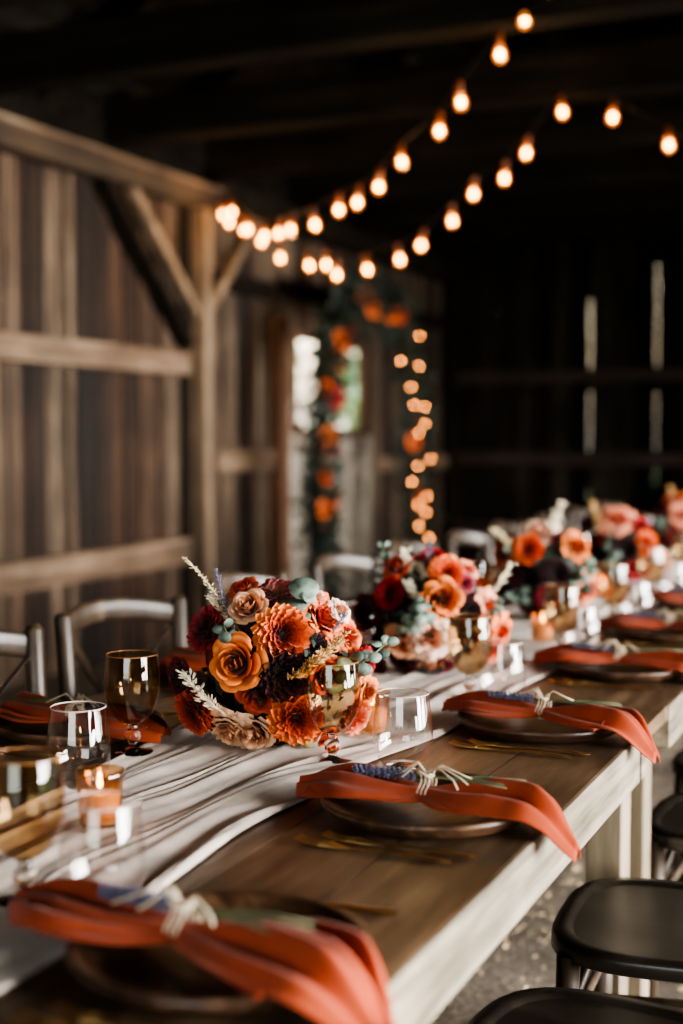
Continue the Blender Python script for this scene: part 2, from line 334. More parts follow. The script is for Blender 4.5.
# end wall
def endwall():
    r = random.Random(11); mb = MB(); s = WX
    slits = {-2.962: [(.70,.80), (1.17,1.70), (1.93,2.55)], -2.353: [(.85,1.03), (1.17,1.70), (1.93,2.84)],
             -3.49: [(1.98,2.02)], -3.83: [(2.45,2.5)], -1.6: [(.4,2.6)], -.5: [(1.2,1.7)], .9: [(.6,2.3)]}
    edges = [WX-.07]; 
    keys = sorted(slits)
    for k in keys + [RX]:
        n_ = max(1, round((k-edges[-1])/.19)); a = edges[-1]
        for i in range(n_): edges.append(k if i == n_-1 else a+(k-a)*(i+1)/n_)
    for a, b in zip(edges[:-1], edges[1:]):
        sl = lambda e: {-2.353: .0032, -2.962: .0048}.get(e, .004 if e in keys else .003)
        mb.box(a+sl(a), b-sl(b), EY, EY+.025+r.uniform(0,.01), 0, roof_z((a+b)/2)+.1, r.random())
    for e in edges[1:-1]:
        hit = [k for k in keys if abs(k-e) < 1e-6]
        if hit:
            z = 0
            for z0, z1 in slits[hit[0]]:
                mb.box(e-.05, e+.05, EY+.04, EY+.06, z, z0, .2); z = z1
            mb.box(e-.05, e+.05, EY+.04, EY+.06, z, roof_z(e), .2)
        else: mb.box(e-.05, e+.05, EY+.04, EY+.06, 0, roof_z(e), .2)
    return struct(mb.build('wall_back', M['backwall'], smooth=False))
endwall()
# right wall with the big open barn door (daylight enters here), plus an added second opening; front wall with added opening for the fill lamp
mb = MB(); r = random.Random(5); y = FY
while y < EY:
    z0 = 2.75 if (.2 < y < 5.4 or 5.95 < y < 8.1) else 0  # the farther opening is added for the wall fill lamp
    mb.box(RX, RX+.03, y, y+.2, z0, 3.2, r.random()); y += .2
struct(mb.build('wall_right', M['backwall'], smooth=False))
mb = MB(); x = WX
while x < RX:
    z0 = 2.6 if -1.6 < x < 1.6 else 0
    mb.box(x, x+.2, FY-.03, FY, z0, roof_z(x+.1)+.1, r.random()); x += .2
struct(mb.build('wall_front', M['backwall'], smooth=False))
# roof boards
mb = MB()
for sgn in (-1, 1):
    for i in range(20):
        x0 = .015 + sgn*(i*.235); x1 = .015 + sgn*((i+1)*.235+.01)
        z0, z1 = roof_z(x0), roof_z(x1)
        y = FY-.2
        while y < EY+.3:
            L = rnd.uniform(1.5, 3); e = min(y+L, EY+.3)
            mb.add([(x0,y,z0),(x1,y,z1),(x1,e,z1),(x0,e,z0),(x0,y,z0+.03),(x1,y,z1+.03),(x1,e,z1+.03),(x0,e,z0+.03)],
                   [(0,1,2,3),(4,7,6,5),(0,4,5,1),(1,5,6,2),(2,6,7,3),(3,7,4,0)], rnd.random()**1.5)
            y = e
struct(mb.build('ceiling', M['roof'], smooth=False))
# rafters
k = 1
def trim(o):
    global k
    o.name = 'trim_%d' % k; k += 1; return struct(o)
for y in [-2.6, -1.4, -.2, 1.0, 2.2, 3.4, 4.75, 6.0, 7.15, 8.35, 9.5, 10.7, 11.9]:
    for sgn in (-1, 1):
        mb = MB(); mb.bar((sgn*4.4, y, roof_z(4.4)-.09), (.015, y, roof_z(.015)-.09), .06, .16); trim(mb.build('t', M['beamx'], smooth=False))
# tie beams
for y in [-.6, .6, 1.9, 3.0, 4.25, 5.35, 6.6, 7.73, 8.93, 10.1, 11.2]:
    mb = MB(); mb.bar((WX-.05, y+.09, 3.07), (RX+.05, y+.09, 3.07), .18, .24); trim(mb.build('t', M['beamx'], smooth=False, bevel=.008))
# wall plate beams : near-half log carried on posts
mb = MB(); mb.bar((WX+.08, FY, 2.785), (WX+.08, 7.72, 2.785), .13, .135); trim(mb.build('t', M['beamy'], smooth=False, bevel=.012))
mb = MB(); mb.bar((WX+.09, 7.72, 2.84), (WX+.09, EY, 2.84), .15, .17); trim(mb.build('t', M['backwall'], smooth=False, bevel=.012))
mb = MB(); mb.bar((RX-.09, FY, 2.84), (RX-.09, EY, 2.84), .16, .2); trim(mb.build('t', M['beamx'], smooth=False, bevel=.012))
mb = MB(); mb.box(WX+.15, WX+.175, FY, 7.74, 2.835, 2.86); trim(mb.build('t', M['rail'], smooth=False))
mb = MB(); mb.box(WX+.004, WX+.03, FY, EY-.02, 2.86, 3.2); trim(mb.build('t', M['beamx'], smooth=False))  # dark board added to stand in for the shade above the plate
# posts
for x, y, mt in [(WX+.085, 7.585, 'post'), (WX+.1, 12.35, 'backwall'), (WX+.1, 3.0, 'post'), (RX-.1, 7.7, 'backwall'), (RX-.1, 12.35, 'backwall')]:
    mb = MB(); mb.box(x-.052, x+.052, y-.05, y+.05, 0, 2.72); trim(mb.build('t', M[mt], smooth=False, bevel=.01))
mb = MB(); mb.box(WX+.01, WX+.13, 8.66, 8.78, 0, 2.14); trim(mb.build('t', M['doorpost'], smooth=False, bevel=.01))
# knee braces at the post, a bar for their shadow, a dark strip
mb = MB(); mb.bar((WX+.07, 6.78, 2.73), (WX+.07, 7.54, 2.06), .06, .075, up=(1,0,0)); trim(mb.build('t', M['post'], smooth=False, bevel=.008))
mb = MB(); mb.bar((WX+.07, 8.34, 2.74), (WX+.07, 7.63, 2.06), .06, .09, up=(1,0,0)); trim(mb.build('t', M['post'], smooth=False, bevel=.008))
mb = MB(); mb.bar((WX+.04, 6.47, 2.74), (WX+.04, 7.42, 1.86), .05, .17, up=(1,0,0)); trim(mb.build('t', M['backwall'], smooth=False, bevel=.008))  # dark bar put in as the brace's shadow on the wall
mb = MB(); mb.box(WX+.015, WX+.03, 7.42, 7.6, 0, 2.74); trim(mb.build('t', M['backwall'], smooth=False))
# horizontal rails of the near bay
for z0, z1 in ((1.675, 1.815), (.50, .66)):
    mb = MB(); mb.box(WX+.012, WX+.1, FY, 7.42, z0, z1); trim(mb.build('t', M['rail'], smooth=False, bevel=.008))
for y0, y1, z0, z1, mt in ((7.8, 8.64, 1.06, 1.2, 'rail'), (10.45, EY-.02, 1.0, 1.12, 'rail'), (7.8, 8.64, 2.25, 2.37, 'backwall'), (8.8, EY-.2, 2.3, 2.42, 'backwall')):
    mb = MB(); mb.box(WX+.012, WX+.08, y0, y1, z0, z1); trim(mb.build('t', M[mt], smooth=False, bevel=.006))
for z in (1.09, 1.85, .42):
    mb = MB(); mb.box(WX+.02, RX, EY-.1, EY-.01, z-.06, z+.06); trim(mb.build('t', M['railx'], smooth=False, bevel=.006))
# window in the left wall
w = empty('window_1', (WX, 9.72, 1.34)); struct(w)
mb = MB()
for a, b, c_, d in ((-.66,.66,-.04,.02), (-.66,.66,.67,.73), (-.66,-.6,.02,.67), (.6,.66,.02,.67)): mb.box(-.01,.03,a,b,c_,d)
mb.build('window_frame', M['doorpost'], w, smooth=False, bevel=.004)
mb = MB(); mb.box(-.008,.012,-.015,.015,.02,.67); mb.build('mullion', M['doorpost'], w, smooth=False)
mb = MB(); mb.grid(lambda u, v: (0, -.6+1.2*u, .02+.65*v), 1, 1); mb.build('pane', M['clear'], w, smooth=False)
# stable door below the window
d = empty('door_1', (WX+.03, 9.0, 0)); struct(d)
mb = MB(); r = random.Random(2); y = -.2
while y < 1.35:
    mb.box(0,.03,y,y+.145,.02,1.3,r.random()); y += .15
mb.build('door_boards', M['door'], d, smooth=False)
mb = MB(); mb.box(.03,.055,-.2,1.3,1.16,1.28); mb.build('ledge', M['door'], d, smooth=False, bevel=.003)
mb = MB(); mb.box(.03,.055,-.2,1.3,.15,.27); mb.build('ledge', M['door'], d, smooth=False, bevel=.003)
mb = MB(); mb.bar((.042,-.15,.27),(.042,1.2,1.16),.025,.11,up=(0,0,1)); mb.build('diagonal_brace', M['door'], d, smooth=False)
mb = MB(); mb.tube([(.055,1.15,.95),(.09,1.15,.95),(.09,1.15,.8),(.055,1.15,.8)],.008); mb.build('door_handle', M['wire'], d)

# loose straw and wood chips trodden into the dirt
mb = MB(); r = random.Random(21)
for i in range(12000):
    x = r.uniform(-2.2, 2.2); y = r.uniform(.6, 8)
    L = r.uniform(.005, .02) if r.random() < .93 else r.uniform(.03, .08); a = r.uniform(0, PI); w_ = r.uniform(.001, .003)
    dx, dy = math.cos(a)*L/2, math.sin(a)*L/2; ex, ey = -math.sin(a)*w_, math.cos(a)*w_; z = r.uniform(.001, .012)
    mb.add([(x-dx-ex,y-dy-ey,z),(x+dx-ex,y+dy-ey,z+r.uniform(-.001,.012)),(x+dx+ex,y+dy+ey,z+.003),(x-dx+ex,y-dy+ey,z+.004)], [(0,1,2,3)], r.random())
o = mb.build('straw_litter', plain('straw_litter', (150,130,100), .8, var=.5, vs=9), smooth=False)
tag(o, 'loose straw and wood chips scattered over the dirt floor', 'straw', kind='stuff')

# trees outside the window
for i, (x, y, s_) in enumerate([(-11, 18, 1.0), (-12.5, 22.5, 1.3), (-9.5, 24.5, 1.1)]):
    t = empty('tree', (x, y, -.055), label=['green leafy tree outside, left in the barn window', 'tall green tree outside, middle of the barn window', 'green leafy tree outside, right in the barn window'][i], cat='tree')
    mb = MB(); mb.tube([(0,0,0),(.05,0,1),(0,.05,2)], [.16*s_,.12*s_,.08*s_]); mb.build('trunk', M['railx'], t)
    mb = MB(); r = random.Random(i)
    for q in range(700):
        p = Vector((r.gauss(0,1), r.gauss(0,1), r.gauss(0,1))).normalized()*r.uniform(.6,1.0); p = Vector((p.x*1.3, p.y*1.3, 2.2+p.z*1.15))*s_
        mb.blob(tuple(p), (.16,.16,.03), 5, 2, axis=(r.gauss(0,1), r.gauss(0,1), r.gauss(0,1)))
    mb.build('crown', plain('tree_leaves', (186,204,166), .7, var=.25, vs=1), t)

# ---------------------------------------------------------------- tables
TX0, TX1, TT = -1.61, -.49, .75
def make_table():
    t = empty('farm_table')
    nb = 7; W = (TX1-TX0)/nb; r = random.Random(4); L = 2.44
    mb = MB()
    for i in range(nb):
        mb.box(i*W+.0008, (i+1)*W-.0008, .002, L-.002, -.028, 0, r.random())
    mb.build('tabletop', M['tabletop'], t, smooth=False, bevel=.0015)
    w = TX1-TX0
    for x0, x1 in ((w-.03, w), (0, .03)):
        mb = MB(); mb.box(x0+.0005 if x0 else -.004, x1+.004 if x0 else x1, .03, 2.18, -.086, -.0005); mb.build('apron', M['apron'], t, smooth=False, bevel=.002)
        mb = MB(); mb.box(x0+.0005 if x0 else -.004, x1+.004 if x0 else x1, 2.2, 2.24, -.086, -.0005); mb.build('apron', M['apron'], t, smooth=False, bevel=.002)
    for y, in_ in ((.008, .042), (2.34, .062)):
        for x0 in (in_+.34, w-.07-in_):
            mb = MB(); mb.box(x0, x0+.07, y, y+.083, -.75, -.028); mb.build('leg', M['legwood'], t, smooth=False, bevel=.003)
    for y in (.03, 2.36):
        mb = MB(); mb.box(.47, w-.13, y, y+.04, -.12, -.03); mb.build('crossbar', M['legwood'], t, smooth=False, bevel=.003)
    return t
TP = make_table(); ords = ['nearest', 'second', 'third', 'farthest']
for i in range(4):
    put(TP, (TX0, .28+i*2.445, TT), 0, '%s long brown plank farmhouse table with pale edge boards in the end-to-end row' % ords[i], 'table', 'farm tables placed end to end', used)
# ---------------------------------------------------------------- gauze runner
r = random.Random(31)
fold = [(r.uniform(0, 1), r.uniform(.011, .03), r.uniform(.016, .045), r.uniform(-.30, .30), r.uniform(0, 6)) for _ in range(26)]
Y0, Y1 = .35, 9.95
def hsh(i, k): return (math.sin(i*127.1+k*311.7)*43758.5453) % 1
def vn(x, k):
    i = math.floor(x); f = x-i; f = f*f*(3-2*f); return hsh(i, k)*(1-f)+hsh(i+1, k)*f
def runner_fn(u, v):
    y = Y0+(Y1-Y0)*u
    xl = -1.25 + .05*math.sin(y*1.7) + .03*math.sin(y*4.3+1); xr = -.825 + .022*math.sin(y*2.3+.6)+.013*math.sin(y*6.1)
    x = xl+(xr-xl)*v
    # long creases that wander diagonally across the cloth, with sharp ridges
    s = v*3.6 + 1.5*vn(y*1.3, 1) + 2.4*vn(y*.7+v*2.1, 2) - y*.8 + .5*vn(y*3.1+v*3, 8)
    def ridge(t): 
        t = t % 1; return (1-abs(2*t-1))**1.6
    h = .013*ridge(s)*(.2+.8*vn(y*1.9+v*3, 3)) + .010*ridge(s*1.9+.3+.5*vn(y*2.1, 4))*(.3+.7*vn(y*2.7+v*3, 5)) + .0025*ridge(s*4.1+vn(y*5, 6))
    x += .010*math.sin(s*2*PI+1)
    edge = min(1, min(v, 1-v)/.03+.15)
    return (x, y, TT+.0025+h*edge)
mb = MB(); mb.grid(runner_fn, 1500, 90)
o = mb.build('table_runner', M['runner'], solid=.0008)
tag(o, 'long crumpled cream gauze runner lying down the middle of the tables', 'table runner')

# ---------------------------------------------------------------- chairs
def make_chair():
    """cross-back chair facing +X, back at x=0, seat centre x about .23"""
    t = empty('cross_back_chair')
    # seat: rounded trapezoid with a sunk panel
    def outline(q, sx=1.0):
        ex = 3.2; a = 2*PI*q; ca, sa = math.cos(a), math.sin(a)
        k_ = (abs(ca)**ex+abs(sa)**ex)**(-1/ex); x = ca*k_*.215; y = sa*k_*(.195+.03*(ca*k_+1)/2)
        return x*sx, y*sx
    mb = MB(); n = 56; rings = [(.93,-.034),(1.0,-.026),(1.0,-.008),(.985,0),(.86,.002),(.845,-.003),(.83,-.004),(.4,-.004),(.01,-.004)]
    vs = []; fs = []
    for sx, z in rings:
        for q in range(n):
            x, y = outline(q/n, sx); vs.append((.235+x, y, .46+z))
    for i in range(len(rings)-1):
        for q in range(n): fs.append((i*n+q, i*n+(q+1)%n, (i+1)*n+(q+1)%n, (i+1)*n+q))
    fs.append(tuple(range(n-1,-1,-1))); fs.append(tuple((len(rings)-1)*n+q for q in range(n)))
    mb.add(vs, fs); mb.build('seat', M['seat'], t)
    for s in (-1, 1):
        mb = MB(); mb.tube([(-.015, s*.195, .905), (-.012, s*.195, .895), (.0, s*.19, .7), (.025, s*.185, .46), (.02, s*.19, .25), (-.03, s*.2, 0)], [.014,.02,.021,.021,.019,.015], 12)
        mb.build('back_post', M['chair'], t)
        mb = MB(); mb.tube([(.4, s*.175, .44), (.405, s*.18, .22), (.41, s*.185, 0)], [.02,.018,.014], 12); mb.build('leg', M['chair'], t)
        mb = MB(); mb.tube([(.022, s*.187, .25), (.4, s*.18, .23)], .009, 8); mb.build('stretcher', M['chair'], t)
    mb = MB(); mb.tube([(.405, -.18, .3), (.405, .18, .3)], .009, 8); mb.build('stretcher', M['chair'], t)
    mb = MB(); mb.tube([(.395, -.17, .35), (.38, -.08, .415), (.38, 0, .425), (.38, .08, .415), (.395, .17, .35)], .009, 8); mb.build('bent_brace', M['chair'], t)
    # bowed top rail, flat in section
    def rail(u, v):
        y = -.19+.38*u; b = -.015-.06*(1-(2*u-1)**2); a = 2*PI*v; up = .026*(1-(2*u-1)**2)
        return (b+.011*math.cos(a), y, .862+up+.027*math.copysign(abs(math.sin(a))**.6, math.sin(a)))
    mb = MB(); mb.grid(rail, 20, 16); mb.build('top_rail', M['chair'], t)
    def sl(s):
        def f(u, v):
            y = s*(-.185+.37*u); z = .85-.37*u; b = -.005-.05*math.sin(PI*u)+.02*u; a = 2*PI*v
            return (b+.006*math.cos(a)+s*.004, y+.014*math.sin(a)*.75, z+.014*math.sin(a)*.6)
        return f
    for s in (-1, 1):
        mb = MB(); mb.grid(sl(s), 18, 10); mb.build('cross_slat', M['chair'], t)
    return t
CP = make_chair(); OR = ['first','second','third','fourth','fifth','sixth','seventh','eighth','ninth','tenth','eleventh','twelfth','thirteenth']
LC = [(-1.69, 2.10, 2), (-1.705, 2.665, 9.6), (-1.72, 3.3, 3), (-1.715, 3.98, 6), (-1.72, 4.58, 2), (-1.7, 5.18, 4), (-1.73, 5.84, -3), (-1.71, 6.5, 2), (-1.72, 7.15, 0), (-1.72, 7.8, 3)]
for i, (x, y, a) in enumerate(LC):
    lab = ['dark cross-back chair cut off by the left picture edge', 'dark cross-back chair turned slightly, behind the left amber goblet'][i] if i < 2 else 'dark wooden cross-back chair, %s from the front along the far left side' % OR[i]
    put(CP, (x, y, 0), R(-a), lab, 'chair', 'cross-back chairs along the left side', used)
for i, (x, y) in enumerate([(-.15,1.77), (-.15,2.36), (-.125,3.03), (-.17,3.62), (-.15,4.2)]):
    lab = ['dark seated cross-back chair at the very bottom right corner', 'dark cross-back chair with rounded seat beside the double table legs'][i] if i < 2 else 'dark wooden cross-back chair, %s from the front along the right side' % OR[i]
    put(CP, (x, y, 0), R(180 + (3 if i == 1 else -2)), lab, 'chair', 'cross-back chairs along the right side', used)

# ---------------------------------------------------------------- tableware prototypes
def make_charger():
    mb = MB()
    mb.lathe([(.0005,.006),(.09,.006),(.116,.0075),(.128,.014),(.143,.025),(.150,.0275),(.1545,.0255),(.154,.0195),(.140,.006),(.118,.0),(.0005,0)], 64)
    return mb.build('charger_plate', M['charger'])
def make_fork():
    t = empty('fork')
    mb = MB()
    def hd(u, v):     # handle, flat bar that widens to the end
        x = -.02+.125*u; w = (.0035+.0035*u**1.5)*(1 if u < .97 else .8); a = 2*PI*v
        return (x, w*math.cos(a), .0035+.004*math.sin(PI*min(1,u*1.2))*.5+.0018*math.sin(a))
    mb.grid(hd, 16, 10); mb.build('handle', M['gold'], t)
    mb = MB()
    def nk(u, v):
        x = -.02-.045*u; w = .0035+.0085*max(0, (u-.35)/.65)**.8; a = 2*PI*v
        return (x, w*math.cos(a), .0045-.002*math.sin(PI*u)+.0014*math.sin(a))
    mb.grid(nk, 12, 10)
    for j in range(4):
        y = -.0095+.0063*j
        mb.tube([(-.062, y*.95, .0045), (-.08, y, .0035), (-.1, y, .005), (-.112, y, .009)], [.0017,.0016,.0013,.0007], 6)
    mb.build('tines', M['gold'], t)
    return t
def make_knife():
    t = empty('table_knife')
    mb = MB()
    def hd(u, v):
        x = .0+.105*u; w = .0045+.0025*u; a = 2*PI*v
        return (x, w*math.cos(a), .004+.0028*math.sin(a))
    mb.grid(hd, 14, 10); mb.build('handle', M['gold'], t)
    mb = MB()
    def bl(u, v):
        x = -.125*u; w = .0085*(1-max(0,(u-.7)/.3)**2)+.0005; return (x, -.004+(w*2*v-w*.8), .0035+.0004*math.sin(PI*v))
    mb.grid(bl, 16, 4); mb.build('blade', M['gold'], t, solid=.001)
    return t
def make_goblet():
    t = empty('amber_goblet')
    mb = MB(); mb.lathe([(.0005,.0),(.034,.0),(.0355,.0015),(.033,.0035),(.015,.006),(.008,.010),(.0065,.015),(.009,.019),(.0135,.024),(.0145,.029),(.0125,.035),(.008,.0395),(.007,.043),(.010,.0465),(.0005,.048)], 40)
    mb.build('stem', M['stemglass'], t)
    mb = MB(); mb.lathe([(.0005,.0475),(.012,.0485),(.024,.055),(.034,.067),(.0415,.083),(.0455,.100),(.0468,.116),(.0462,.135),(.0445,.153),(.0432,.168)], 64)
    b = mb.build('bowl', M['amber'], t)
    mb = MB(); mb.tube([(.0432*math.cos(2*PI*q/64), .0432*math.sin(2*PI*q/64), .168) for q in range(65)], .0009, 6, cap=False); mb.build('rim', M['rimamber'], b)
    return t
def make_tumbler():
    t = empty('stemless_glass')
    mb = MB(); mb.lathe([(.026,.002),(.034,.006),(.042,.018),(.0475,.036),(.0492,.052),(.0482,.072),(.0455,.094),(.0428,.114),(.0418,.122)], 64)
    b = mb.build('bowl', M['clear'], t)
    mb = MB(); mb.lathe([(.0005,.0),(.024,.0),(.0275,.0015),(.0275,.003),(.024,.0065),(.0005,.008)], 40); mb.build('base', M['stemglass'], t)
    mb = MB(); mb.tube([(.0418*math.cos(2*PI*q/64), .0418*math.sin(2*PI*q/64), .122) for q in range(65)], .0011, 6, cap=False); mb.build('rim', M['rimclear'], b)
    return t
M['rimamber'] = plain('amber_rim', (150,104,66), .08, var=.05, spec=.9)
M['rimclear'] = plain('clear_rim', (200,176,170), .08, var=.05, spec=.9)
def make_votive():
    t = empty('votive_candle')
    mb = MB(); mb.lathe([(.0005,.002),(.026,.002),(.029,.008),(.0305,.03),(.032,.070),(.0335,.077),(.032,.077),(.029,.03),(.026,.01),(.0005,.008)], 40)
    mb.build('glass_cup', M['votive'], t)
    mb = MB(); mb.lathe([(.0005,.009),(.025,.009),(.0275,.045),(.0005,.046)], 32); mb.build('wax', M['wax'], t)
    mb = MB(); mb.tube([(0,0,.045),(.001,0,.053)], .0009, 6); mb.build('wick', M['wire'], t)
    mb = MB(); mb.lathe([(.0003,.051),(.003,.054),(.0042,.059),(.0028,.067),(.0003,.075)], 14); mb.build('flame', M['flame'], t)
    return t
def make_napkin(seed):
    """knotted napkin lying across a charger along X; guest side and table edge at +X"""
    r = random.Random(seed); ph = r.uniform(0, 6); t = empty('linen_napkin')
    K = -.012; a1, a2 = r.uniform(.8, 1.2), r.uniform(.8, 1.2)
    def wid(x):
        if x < K:
            q = (K-x)/(.205); return .013 + .052*math.sin(min(1, q/.62)*PI/2)**.9 * (1-max(0, (q-.55)/.45)**1.7) * 1.0
        q = (x-K)/.232; return .013 + .058*math.sin(min(1, q/.45)*PI/2)**.9*(1-max(0, (q-.6)/.4)**1.6)
    def fn(u, v):
        x = -.215 + .435*u; w = v*2-1; W = wid(x); d = abs(x-K)
        op = min(1, d/.1)
        y = W*w + .012*math.sin(3*x*6+ph)*op*(0.4) + (-.022*max(0,(x-.12)/.13)) 
        amp = .0125*op*(1-.3*abs(w)); 
        amp *= min(1, W/.045)**1.5; h = amp*(math.sin(w*5.2*a1+ph+x*9)*.5+.5)*(1.15-max(0,-(x+.15))*4) + .006*op*math.sin(w*11*a2+ph*2+x*16) 
        crown = .016*(1-w*w)*op + .014*(1-op)*math.sqrt(max(0,1-w*w))
        base = .0285 + crown + h
        if x < -.14: base -= .35*(-.14-x)*.55
        s_ = max(0, x-.135); fall = s_*s_/.1 if s_ < .05 else s_-.025
        z = base - fall*.92
        if x > .15: z = z - h*min(1,(x-.15)/.05)*.4
        x2 = x - .12*max(0, fall-.0)
        return (x2, y, z)
    mb = MB(); mb.grid(fn, 90, 40)
    mb.build('cloth', M['napkin'], t, solid=.0022)
    # underside fold layer, a second ply peeking out
    def fn2(u, v):
        x, y, z = fn(.06+u*.72, v); return (x, y*1.08+.012*math.sin(u*9+ph), .0285+(z-.0285)*.45 if x < .15 else z-.006)
    mb = MB(); mb.grid(fn2, 60, 24); mb.build('inner_fold', M['napkin'], t, solid=.0022)
    mb = MB()
    for q in range(3):
        x0 = K-.006+.006*q
        mb.tube([(x0+.003*math.sin(k_), (.0165)*math.cos(k_*2*PI/20), .042+.0195*math.sin(k_*2*PI/20)) for k_ in range(21)], .0014, 6, cap=False)
    for q in range(5):
        a = r.uniform(-.9, .9); L = r.uniform(.03, .07); sx = r.choice((-1, 1))
        mb.tube([(K, 0, .062), (K+sx*L*.35, L*.2*a, .073+.006*r.random()), (K+sx*L*.8, L*.6*a, .064), (K+sx*L, L*a, .058)], .0012, 5)
    mb.tube([(K+.012*math.cos(k_*2*PI/12), .01*math.sin(k_*2*PI/12)-.004, .064+.004*math.sin(k_)) for k_ in range(13)], .0016, 6, cap=False)
    mb.build('twine_tie', M['twine'], t)
    return t
def make_sprig(seed):
    """lavender sprig, flower head at -X, cut stems at +X"""
    r = random.Random(seed); t = empty('lavender_sprig'); mb = MB()
    for s_ in range(3):
        off = (s_-1)*.0068
        for i in range(11):
            x = -.035-i*.0085-s_*.004; k_ = 6
            for j in range(k_):
                a = 2*PI*j/k_+i*.5; rr = .0044*(1-.45*(i/11)**2)
                mb.blob((x+r.uniform(-.002,.002), off+rr*math.cos(a), .0065+off*.2+rr*math.sin(a)*.9), (.0017,.0017,.0038), 5, 3, axis=(-.7, math.cos(a), math.sin(a)))
    mb.build('flower_spikes', M['lavender'], t)
    mb = MB()
    for j in range(4):
        y = (j-1.5)*.004; mb.tube([(-.04, y*.6, .005), (.01, y*.7, .006), (.06, y*2+.004*j, .007), (.105+.012*j-.02*(j%2), y*4, .006)], .0013, 6)
    mb.build('stems', M['stem'], t)
    return t
PR = dict(ch=make_charger(), fk=make_fork(), kn=make_knife(), gb=make_goblet(), tb=make_tumbler(), vt=make_votive())
NP = [make_napkin(s_) for s_ in (1, 2, 3)]; SP = [make_sprig(s_) for s_ in (4, 5)]
where = lambda i, side: ('%s place setting from the front, %s side' % (OR[i], side))
RS = [1.21, 1.82, 2.44, 3.10, 3.72, 4.34, 4.96, 5.6]
Z = TT+.0005
for i, y in enumerate(RS):
    wh = where(i, 'right'); r = random.Random(100+i)
    put(PR['ch'], (-.660+r.uniform(-.005,.005), y-.005, Z), r.uniform(0,6), 'round dark wooden charger plate with raised rim, '+wh, 'plate', 'charger plates on the tables', used)
    na = R(-6+r.uniform(-5,5)) if i else R(-9)
    nx, ny = (-.645, y-.018) if i else (-.685, y-.02)
    q_ = put(NP[i % 3], (nx, ny, Z), na, 'terracotta linen napkin drooping over table edge, '+wh, 'napkin', 'napkins tied with twine', used)
    if i == 0: first_napkin = q_
    put(SP[i % 2], (nx+.004, ny+.004, Z+.052), na+R(4), 'blue lavender sprig under the napkin twine, '+wh, 'lavender sprig', 'lavender sprigs on the napkins', used)
    put(PR['fk'], (-.66, y-.205, Z), R(-4+r.uniform(-3,3)), 'slim brass fork farther from the plate, '+wh, 'fork', 'brass forks', used)
    put(PR['fk'], (-.635, y-.175, Z), R(-2+r.uniform(-3,3)), 'slim brass fork closer to the plate, '+wh, 'fork', 'brass forks', used)
    put(PR['kn'], (-.655, y+.19, Z), R(3+r.uniform(-3,3)), 'brass table knife behind the plate, '+wh, 'knife', 'brass knives', used)
GR = [(-.958,1.275), (-.903,2.025), (-.873,2.65), (-.85,3.31), (-.86,3.93), (-.87,4.55), (-.87,5.2), (-.87,5.85)]
TR = [(-.868,1.30), (-.791,2.055), (-.805,2.65), (-.80,3.3), (-.79,3.92), (-.79,4.55), (-.79,5.15)]
for i, (x, y) in enumerate(GR):
    lab = {0: 'blurred amber goblet at the left picture edge, nearest the camera', 1: 'amber goblet standing in front of the big sharp bouquet', 2: 'amber goblet standing in front of the second bouquet'}.get(i, 'amber glass goblet, %s from the front in the right-hand row' % OR[i])
    put(PR['gb'], (x, y, TT+(.003 if x > -.87 else .006)), 0, lab, 'goblet', 'amber goblets', used)
for i, (x, y) in enumerate(TR):
    lab = {0: 'blurred clear stemless glass in front of the lit votive candle', 1: 'clear stemless glass right of the big sharp bouquet'}.get(i, 'clear stemless glass, %s from the front in the right-hand row' % OR[i])
    put(PR['tb'], (x, y, TT+.003), 0, lab, 'glass', 'clear stemless glasses', used)
# left side of the table
LS = [1.45, 2.07, 2.68, 3.3, 3.95, 4.57, 5.18, 5.82, 6.45, 7.1, 7.75, 8.4]
for i, y in enumerate(LS):
    wh = where(i, 'left'); r = random.Random(200+i)
    put(PR['ch'], (-1.43, y, Z), r.uniform(0,6), 'round dark wooden charger plate with raised rim, '+wh, 'plate', 'charger plates on the tables', used)
    na = R(180-5+r.uniform(-6,6)); nx, ny = -1.435, y-.02
    put(NP[(i+1) % 3], (nx, ny, Z), na, 'terracotta linen napkin across its plate, '+wh, 'napkin', 'napkins tied with twine', used)
    put(SP[i % 2], (nx-.004, ny, Z+.052), na+R(4), 'blue lavender sprig under the napkin twine, '+wh, 'lavender sprig', 'lavender sprigs on the napkins', used)
    put(PR['fk'], (-1.44, y+.205, Z), R(180+r.uniform(-4,4)), 'slim brass fork farther from the plate, '+wh, 'fork', 'brass forks', used)
    put(PR['fk'], (-1.46, y+.175, Z), R(180+r.uniform(-4,4)), 'slim brass fork closer to the plate, '+wh, 'fork', 'brass forks', used)
    put(PR['kn'], (-1.44, y-.19, Z), R(180+r.uniform(-4,4)), 'brass table knife in front of the plate, '+wh, 'knife', 'brass knives', used)
GL = [(-1.243,1.955), (-1.25,2.57), (-1.25,3.2), (-1.25,3.85), (-1.25,4.5), (-1.25,5.1), (-1.25,5.75), (-1.25,6.4)]
TL = [(-1.20,1.735), (-1.29,2.42), (-1.3,3.08), (-1.3,3.7), (-1.3,4.35), (-1.3,4.95), (-1.3,5.6)]
for i, (x, y) in enumerate(GL):
    put(PR['gb'], (x, y, TT+.006), 0, 'amber goblet in front of the left chair, right of a clear glass' if i == 0 else 'amber glass goblet, %s from the front in the left-hand row' % OR[i], 'goblet', 'amber goblets', used)
for i, (x, y) in enumerate(TL):
    put(PR['tb'], (x, y, TT+.006), 0, 'clear stemless glass left of the amber goblet, near the left chairs' if i == 0 else 'clear stemless glass, %s from the front in the left-hand row' % OR[i], 'glass', 'clear stemless glasses', used)
VT = [(-1.035,1.545), (-.915,2.225), (-1.17,2.5), (-.93,3.42), (-1.0,4.42), (-1.0,5.5), (-1.0,6.7)]
